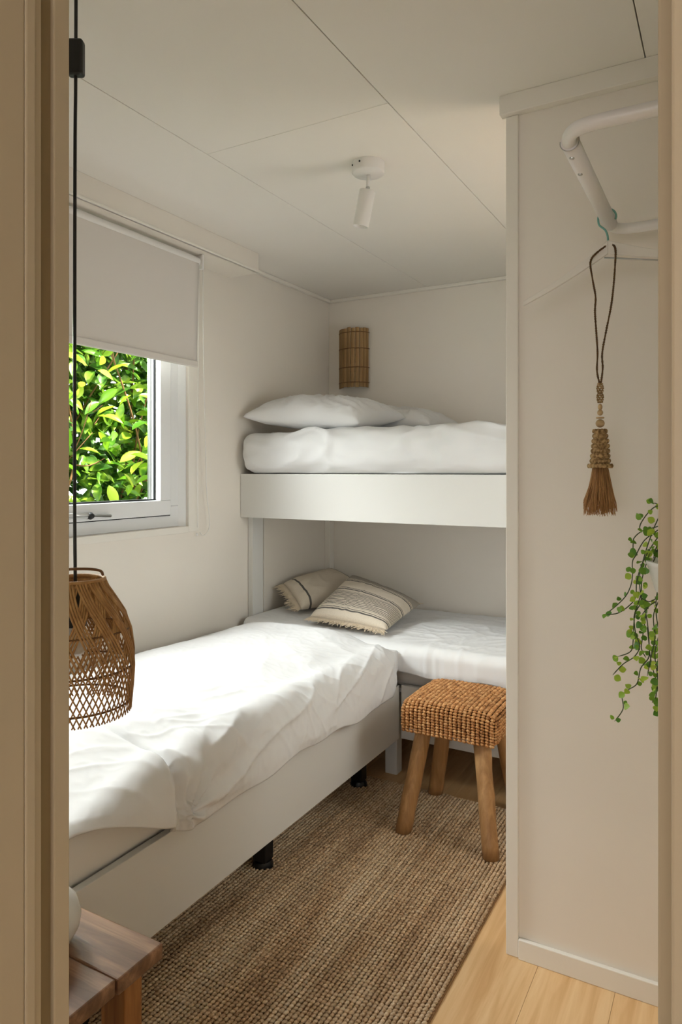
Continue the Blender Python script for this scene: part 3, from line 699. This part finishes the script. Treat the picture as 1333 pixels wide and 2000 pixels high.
MB().lathe([(0, -.1), (.021, -.1), (.021, -.104), (0, -.106)], top, 24, ax).build('bulb', M['ceramic'], sp, True)
for o_ in ('head',):
    ob = bpy.data.objects[o_]
    for p in ob.data.polygons: p.use_smooth = len(p.vertices) == 4
# ------------------------------------------------------------------ bamboo wall lamp
wl = thing('wall_lamp', (-1.855, YB, 1.73), 'half-round bamboo wall lamp above the bunk', 'lamp')
cx, R, n = -1.855, .088, 11
for k in range(n):
    a0 = PI+PI*k/n+.012; a1 = PI+PI*(k+1)/n-.012; mb = MB(); z0 = 1.735+random.uniform(-.004, .003); z1 = 2.062+random.uniform(-.003, .004)
    r0, r1 = R-.003, R+.002*random.random()
    am = (a0+a1)/2
    poly = [(cx+r*math.cos(a), YB-.012+r*.82*math.sin(a)) for r, a in ((r0, a0), (r1, a0), (r1+.0025, am), (r1, a1), (r0, a1))]
    mb.prism(poly, z0, z1); mb.build('bamboo_slat', M['bamboo'], wl, bevel=.0008, origin=(cx+R*math.cos(am), YB+R*.8*math.sin(am), 1.9))
for z in (1.762, 1.845, 1.95, 2.04):
    pts = [(cx+(R+.004)*math.cos(PI+PI*i/20), YB-.012+(R+.004)*.82*math.sin(PI+PI*i/20), z) for i in range(21)]
    MB().tube(pts, .0022, 6).build('binding', M['rattan_dark'], wl, True)
MB().box(cx-.04, cx+.04, YB-.03, YB, 1.83, 1.95).build('wall_mount', M['metalwhite'], wl, bevel=.002)
MB().lathe([(0, 0), (.012, .002), (.024, .015), (.027, .03), (.018, .05), (.012, .07), (0, .07)], (cx, YB-.045, 1.87), 16).build('bulb', M['ceramic'], wl, True)

# ------------------------------------------------------------------ clothes rail, hanger, tassel
RXx, RZ = -.238, 1.822
cr = thing('clothes_rail', (RXx, 1.45, RZ), 'white tubular clothes rail projecting beside the doorway', 'clothes rail')
path = smoothpath([(XR, 1.165, RZ), (.0, 1.165, RZ), (-.12, 1.165, RZ), (-.19, 1.165, RZ), (-.222, 1.175, RZ), (RXx, 1.21, RZ), (RXx, 1.30, RZ), (RXx, 1.60, RZ), (RXx, 1.67, RZ), (-.224, 1.70, RZ), (-.19, 1.712, RZ), (-.12, 1.712, RZ), (XR, 1.712, RZ)], 8)
MB().tube(path, .0118, 14).build('bent_tube', M['metalwhite'], cr, True)
sl = MB().tube([(RXx, 1.212, RZ), (RXx, 1.66, RZ)], .0152, 20).build('sleeve', M['metalwhite'], cr, True)
for p in sl.data.polygons: p.use_smooth = len(p.vertices) == 4
MB().tube([(RXx+.0156*math.cos(a), 1.2115, RZ+.0156*math.sin(a)) for a in np.linspace(PI*.95, PI*2.1, 18)], .0008, 6).build('sleeve_rim', M['chrome'], sl, True)
for y in (1.243, 1.318):
    d = Vector((-.15, -.0, -.99)).normalized()
    MB().lathe([(0, 0), (.0045, 0), (.004, .0018), (0, .0022)], Vector((RXx, y, RZ))+d*.0148, 12, d).build('screw', M['chrome'], sl, True)
for y in (1.165, 1.712):
    MB().lathe([(.0, 0), (.026, 0), (.026, .005), (0, .007)], (XR, y, RZ), 20, (-1, 0, 0)).build('wall_flange', M['metalwhite'], cr, True)
HY = 1.615
hg = thing('clothes_hanger', (RXx, HY, 1.70), 'white plastic clothes hanger with mint hook on the rail', 'hanger')
hc = [(RXx+.0185*math.cos(a), HY, RZ+.0185*math.sin(a)) for a in np.linspace(-.35, PI*1.02, 16)]
hp = hc + [(RXx-.016, HY, RZ-.014), (RXx-.004, HY, RZ-.026), (RXx+.001, HY, RZ-.040), (RXx+.002, HY, RZ-.056)]
MB().tube(smoothpath(hp, 3), .0022, 8).build('hook', M['mint'], hg, True)
for s_, k in ((-1, .68), (1, .34)):
    top_, bot = [], []
    for i in range(13):
        q = i/12; xx = s_*.185*q; zz = -k*.185*q*(1-.12*q) - .004*math.sin(q*3)
        wd = .018*(1-q)**1.5+.011
        top_.append((RXx+.002+xx, RZ-.050+zz)); bot.append((RXx+.002+xx, RZ-.050+zz-wd))
    mb = MB(); poly = top_+bot[::-1]; n0 = len(poly)
    mb.v = [(x_, HY-.004, z_) for x_, z_ in poly]+[(x_, HY+.004, z_) for x_, z_ in poly]
    for i in range(12):
        a, b_, c_, d_ = i, i+1, n0-2-i, n0-1-i
        mb.f += [(a, b_, c_, d_), (a+n0, d_+n0, c_+n0, b_+n0)]
    mb.f += [(i, i+n0, (i+1) % n0+n0, (i+1) % n0) for i in range(n0)]
    mb.build('shoulder', M['hanger'], hg, False, bevel=.0015)
MB().tube([(RXx-.005, HY-.005, RZ-.088), (RXx+.12, HY-.005, RZ-.112)], .0018, 6).build('skirt_bar', M['chrome'], hg, True)
TY = 1.603
def tp(u, v, y=TY): return at_y(u, v, y)
ts = thing('straw_tassel', tp(1173, 1015), 'woven straw tassel with wooden beads hanging on the rail', 'tassel')
loop = smoothpath([tp(1173, 752), tp(1167, 725), tp(1168, 690), tp(1166, 655), tp(1163, 610), tp(1164, 580), tp(1158, 545), tp(1154, 512), tp(1165, 495), tp(1185, 480, HY-.002), tp(1190, 478, HY), tp(1199, 479, HY-.003), tp(1203, 490), tp(1202, 520), tp(1199, 560), tp(1194, 600), tp(1185, 645), tp(1177, 690), tp(1178, 720), tp(1174, 752)], 10)
mb = MB()
for ph in (0, PI):
    pts = []
    L = 0
    for i, p in enumerate(loop):
        if i: L += (p-loop[i-1]).length
        t = (loop[min(i+1, len(loop)-1)]-loop[max(i-1, 0)]).normalized(); a = Vector((0, 1, 0)); b_ = t.cross(a).normalized()
        g = L*700+ph; pts.append(p+a*math.cos(g)*.0012+b_*math.sin(g)*.0012)
    mb.tube(pts, .0016, 5)
mb.build('cord_loop', M['cordbrown'], ts, True)
def tz(v): return tp(1173, v).z
TX = tp(1173, 880).x
mb = MB(); rnd = random.Random(8)
for i in range(9):
    z_ = tz(750)+(tz(785)-tz(750))*i/8; r = .0042+.0022*abs(math.sin(i*.8))
    for k in range(6): a = k*PI/3+i*.5; mb.ell((TX+r*math.cos(a), TY+r*math.sin(a), z_), (-.003*math.sin(a), .003*math.cos(a), .0012), (.002*math.cos(a), .002*math.sin(a), 0), (0, 0, .0024), 6, 3)
mb.build('knotted_neck', M['tassel'], ts, True)
for vc, r, sq in ((795, .0048, 1.5), (806, .0062, 1.05), (827, .0095, .95)):
    MB().lathe([(r*math.sin(PI*i/12), -r*sq*math.cos(PI*i/12)) for i in range(13)], (TX, TY, tz(vc)), 20).build('bead', M['bead'], ts, True)
MB().lathe([(.003, -.0018), (.008, -.0015), (.009, 0), (.008, .0015), (.003, .0018)], (TX, TY, tz(816)), 18).build('bead', M['bead'], ts, True)
mb = MB(); rows = 8
mb.lathe([(.004, tz(838)), (.013, tz(843)), (.020, tz(905)), (.006, tz(912))], (TX, TY, 0), 16)
for i in range(rows):
    q = i/(rows-1); z_ = tz(842)+(tz(910)-tz(842))*q; r = .0135+.008*q+(.0025 if i == rows-1 else 0); n = int(2*PI*r/.0075)
    for k in range(n):
        a = 2*PI*(k+.5*(i % 2))/n; s_ = .0058 if i == rows-1 else .0046
        tdir = Vector((-math.sin(a), math.cos(a), .55*(1 if i % 2 else -1))).normalized(); o_ = Vector((math.cos(a), math.sin(a), 0))
        mb.ell(Vector((TX, TY, z_))+o_*(r-.001+rnd.uniform(-.0008, .001)), tdir*s_, o_*.0035, tdir.cross(o_)*.0056, 6, 3)
mb.build('woven_cone', M['tassel'], ts, True)
mb = MB()
for k in range(420):
    a = rnd.uniform(0, 2*PI); r0 = .015*math.sqrt(rnd.random()); r1 = r0*1.55+.004+rnd.uniform(-.002, .006); L = (tz(912)-tz(1008))*rnd.uniform(.8, 1.04)
    bx, by = math.cos(a), math.sin(a); z0 = tz(908); w1 = rnd.uniform(-.003, .003)
    if rnd.random() < .12: r1 += .008
    pts = [(TX+bx*r0, TY+by*r0, z0), (TX+bx*(r0*.6+r1*.4)+w1, TY+by*(r0*.6+r1*.4), z0-L*.45), (TX+bx*r1*1.02, TY+by*r1, z0-L*.8), (TX+bx*r1+w1+rnd.uniform(-.004, .004), TY+by*r1+rnd.uniform(-.004, .004), z0-L)]
    mb.tube(pts, [.0009, .0009, .0008, .0005], 4)
mb.build('straw_skirt', M['straw'], ts, True, kind='stuff')

# ------------------------------------------------------------------ shelf + trailing plant
sh = MB().box(-.105, XR, 1.42, 1.60, 1.013, 1.033).build('wall_shelf', M['trim'], None, bevel=.002)
tag(sh, 'small white shelf on the right wall carrying the trailing plant', 'shelf')
PY = 1.50
PCX = -.062
pp = thing('potted_plant', (PCX, PY, 1.034), 'trailing green plant with small round leaves in white pot', 'plant')
MB().lathe([(0, 0), (.066, 0), (.070, .004), (.084, .052), (.087, .056), (.087, .062), (.080, .062), (.076, .055), (0, .05)], (PCX, PY, 1.034), 36).build('pot', M['ceramic'], pp, True)
def Z(X, Y, y=None): return (1130+X/4.0, 950+Y/4.0)
strands = [
 [(655, 150), (600, 160), (540, 215), (490, 290), (480, 330)],
 [(655, 300), (600, 320), (500, 350), (440, 400), (430, 450), (430, 515)],
 [(640, 330), (520, 420), (450, 540), (425, 590), (425, 700), (410, 780), (370, 860), (290, 940), (205, 1005)],
 [(620, 400), (520, 560), (460, 730), (450, 860), (400, 930), (310, 990), (220, 1000)],
 [(650, 200), (590, 330), (540, 470), (510, 570), (480, 700), (490, 850), (530, 1000), (550, 1150), (560, 1300), (590, 1450), (640, 1600), (655, 1780)],
 [(560, 520), (500, 720), (490, 900), (450, 980), (435, 1080), (430, 1200), (410, 1290), (310, 1330)],
 [(490, 850), (440, 1000), (440, 1080), (450, 1150), (480, 1250), (440, 1330), (350, 1390), (270, 1475)],
 [(540, 1100), (555, 1250), (550, 1340), (490, 1420), (460, 1540), (390, 1590), (345, 1640), (350, 1740), (285, 1835)],
 [(530, 1000), (500, 1200), (495, 1270), (530, 1340)],
 [(700, 250), (640, 420), (600, 560), (560, 640)],
 [(720, 240), (660, 360), (610, 480), (590, 560)],
 [(700, 560), (620, 820), (610, 1000), (640, 1200), (620, 1420), (640, 1600)],
 [(720, 560), (660, 820), (590, 1000), (600, 1180), (570, 1330), (540, 1480)],
 [(740, 600), (690, 900), (650, 1100), (600, 1300), (620, 1500), (600, 1700)],
 [(760, 600), (700, 1000), (660, 1300), (650, 1500), (600, 1620), (580, 1690)],
 [(800, 560), (800, 900), (760, 1300), (740, 1700)],
 [(860, 520), (900, 800), (880, 1200), (860, 1500)],
 [(700, 200), (620, 140), (590, 130)], [(720, 180), (660, 120), (640, 118)], [(740, 220), (700, 160), (760, 120), (840, 200)],
 [(655, 840), (560, 900), (480, 860)], [(610, 900), (560, 930), (500, 1000)],
]
rnd = random.Random(12); smb = MB(); leaf_pts = []
for si, st_ in enumerate(strands):
    yb = PY + rnd.uniform(-.05, .05)
    ctl = []
    for i, (X, Y) in enumerate(st_):
        u_, v_ = Z(X, Y); p = at_y(u_, v_, yb + .012*math.sin(i*1.3+si)); ctl.append(p)
    pth = smoothpath(ctl, 6); smb.tube(pth, [.0011]*(len(pth)-2)+[.0007, .0005], 5)
    L = 0; nxt = .005; dens = .045 if si in (15, 16, 19) else (.0125 if st_[0][0] >= 600 or si in (4,) else .0115)
    for i in range(1, len(pth)):
        L += (pth[i]-pth[i-1]).length
        if L > nxt:
            nxt += dens*rnd.uniform(.7, 1.6); leaf_pts.append((pth[i], (pth[i]-pth[i-1]).normalized()))
    leaf_pts.append((pth[-1], (pth[-1]-pth[-2]).normalized()))
smb.build('vine_stem', M['stem_in'], pp, True)
def leaf_mesh(name, mt, L, W, segs=6, fold=.12, curl=.15, rnd_=0):
    mb = MB(); prof = []
    for i in range(segs+1):
        t = i/segs; w_ = W*math.sin(PI*min(1, t**(.85)))**.75 if rnd_ else W*(math.sin(PI*t**.9))**.9
        zc = -curl*L*t*t
        prof.append((t*L, w_/2, zc))
    mb.v = []
    for x_, w_, z_ in prof: mb.v += [(x_, -w_, z_+w_*fold*2), (x_, 0, z_), (x_, w_, z_+w_*fold*2)]
    for i in range(segs): a = 3*i; mb.f += [(a, a+3, a+4, a+1), (a+1, a+4, a+5, a+2)]
    return mb.mesh(name, mt, (0, 0, 0), True)
lms = [leaf_mesh('leaf', M['leaf_in'], .0125*s_, .0122*s_, 6, .12, .2, 1) for s_ in (.8, 1.0, 1.2)]
rnd.shuffle(leaf_pts)
# crown leaves over the pot
pass
for k in range(70):
    a = rnd.uniform(0, 2*PI); r = .095*math.sqrt(rnd.random()); leaf_pts.append((Vector((PCX+r*math.cos(a), PY+r*math.sin(a), 1.098+.10*rnd.random()*(1-r/.14))), Vector((math.cos(a), math.sin(a), .2))))
leaf_pts = leaf_pts[-299:]
for p, t in leaf_pts:
    side = Vector((rnd.uniform(-1, 1), rnd.uniform(-1, .3), rnd.uniform(-.7, .5))).normalized()
    X = side; nrm = Vector((rnd.uniform(-.7, .4), -1, rnd.uniform(-.4, .9))); nrm = (nrm-X*nrm.dot(X)).normalized(); Yv = nrm.cross(X)
    mw = Matrix((( X.x, Yv.x, nrm.x, p.x+X.x*.003), (X.y, Yv.y, nrm.y, p.y+X.y*.003), (X.z, Yv.z, nrm.z, p.z+X.z*.003), (0, 0, 0, 1)))
    place(lms[rnd.randrange(3)], 'leaf', pp, mw)

# ------------------------------------------------------------------ outside
gr = struct(MB().box(-9, -2.13, -3, 9, -.2, -.05).build('ground', M['grass']), 'lawn outside')
hd = thing('laurel_hedge', (-3.0, 2.8, -.05), 'bright green leafy laurel hedge outside the window', 'hedge')
lo = [leaf_mesh('leaf', M['leaf_out'], .105*s_, .042*s_, 7, .25, .18) for s_ in (.8, 1.0, 1.2)]
rnd = random.Random(21); bm_ = MB()
def rot_leaf(p):
    X = Vector((rnd.uniform(-.5, 1), rnd.uniform(-1, 1), rnd.uniform(-.7, .8))).normalized()
    nrm = Vector((rnd.uniform(-.3, 1), rnd.uniform(-.9, .5), rnd.uniform(.1, 1.2))); nrm = (nrm-X*nrm.dot(X)).normalized(); Yv = nrm.cross(X)
    return Matrix(((X.x, Yv.x, nrm.x, p[0]), (X.y, Yv.y, nrm.y, p[1]), (X.z, Yv.z, nrm.z, p[2]), (0, 0, 0, 1)))
# branches
tips = []
for k in range(46):
    y0 = 1.0+3.6*(k+rnd.random())/46; x0 = -3.0+rnd.uniform(-.15, .15); z1 = rnd.uniform(1.7, 2.3)
    p = [(x0, y0, -.05), (x0+rnd.uniform(-.05, .1), y0+rnd.uniform(-.1, .1), .7), (x0+rnd.uniform(-.05, .18), y0+rnd.uniform(-.2, .2), 1.3), (x0+rnd.uniform(-.05, .25), y0+rnd.uniform(-.3, .3), z1)]
    P_ = smoothpath(p, 8); bm_.tube(P_, [.011-.008*i/len(P_) for i in range(len(P_))], 5)
    for q in range(7):
        s_ = P_[rnd.randrange(8, len(P_))]; e = s_+Vector((rnd.uniform(-.05, .25), rnd.uniform(-.22, .22), rnd.uniform(.02, .28)))
        bm_.tube(smoothpath([s_, (s_+e)/2+Vector((0, 0, -.02)), e], 3), [.004, .004, .0035, .003, .003, .0025, .002], 4); tips.append(e)
bm_.build('branch', M['branch'], hd, True, kind='stuff')
cnt = 0
while cnt < 290:
    t = rnd.choice(tips) if rnd.random() < .7 else Vector((rnd.uniform(-2.95, -2.68), rnd.uniform(2.1, 3.2), rnd.uniform(.9, 2.05)))
    p = (t[0]+rnd.uniform(-.03, .1), t[1]+rnd.uniform(-.06, .06), t[2]+rnd.uniform(-.08, .05))
    if not (2.05 < p[1] < 3.25 and .9 < p[2] < 2.05 and p[0] > -3.05): continue
    place(lo[rnd.randrange(3)], 'leaf', hd, rot_leaf(p)); cnt += 1
fv, ff = [], []
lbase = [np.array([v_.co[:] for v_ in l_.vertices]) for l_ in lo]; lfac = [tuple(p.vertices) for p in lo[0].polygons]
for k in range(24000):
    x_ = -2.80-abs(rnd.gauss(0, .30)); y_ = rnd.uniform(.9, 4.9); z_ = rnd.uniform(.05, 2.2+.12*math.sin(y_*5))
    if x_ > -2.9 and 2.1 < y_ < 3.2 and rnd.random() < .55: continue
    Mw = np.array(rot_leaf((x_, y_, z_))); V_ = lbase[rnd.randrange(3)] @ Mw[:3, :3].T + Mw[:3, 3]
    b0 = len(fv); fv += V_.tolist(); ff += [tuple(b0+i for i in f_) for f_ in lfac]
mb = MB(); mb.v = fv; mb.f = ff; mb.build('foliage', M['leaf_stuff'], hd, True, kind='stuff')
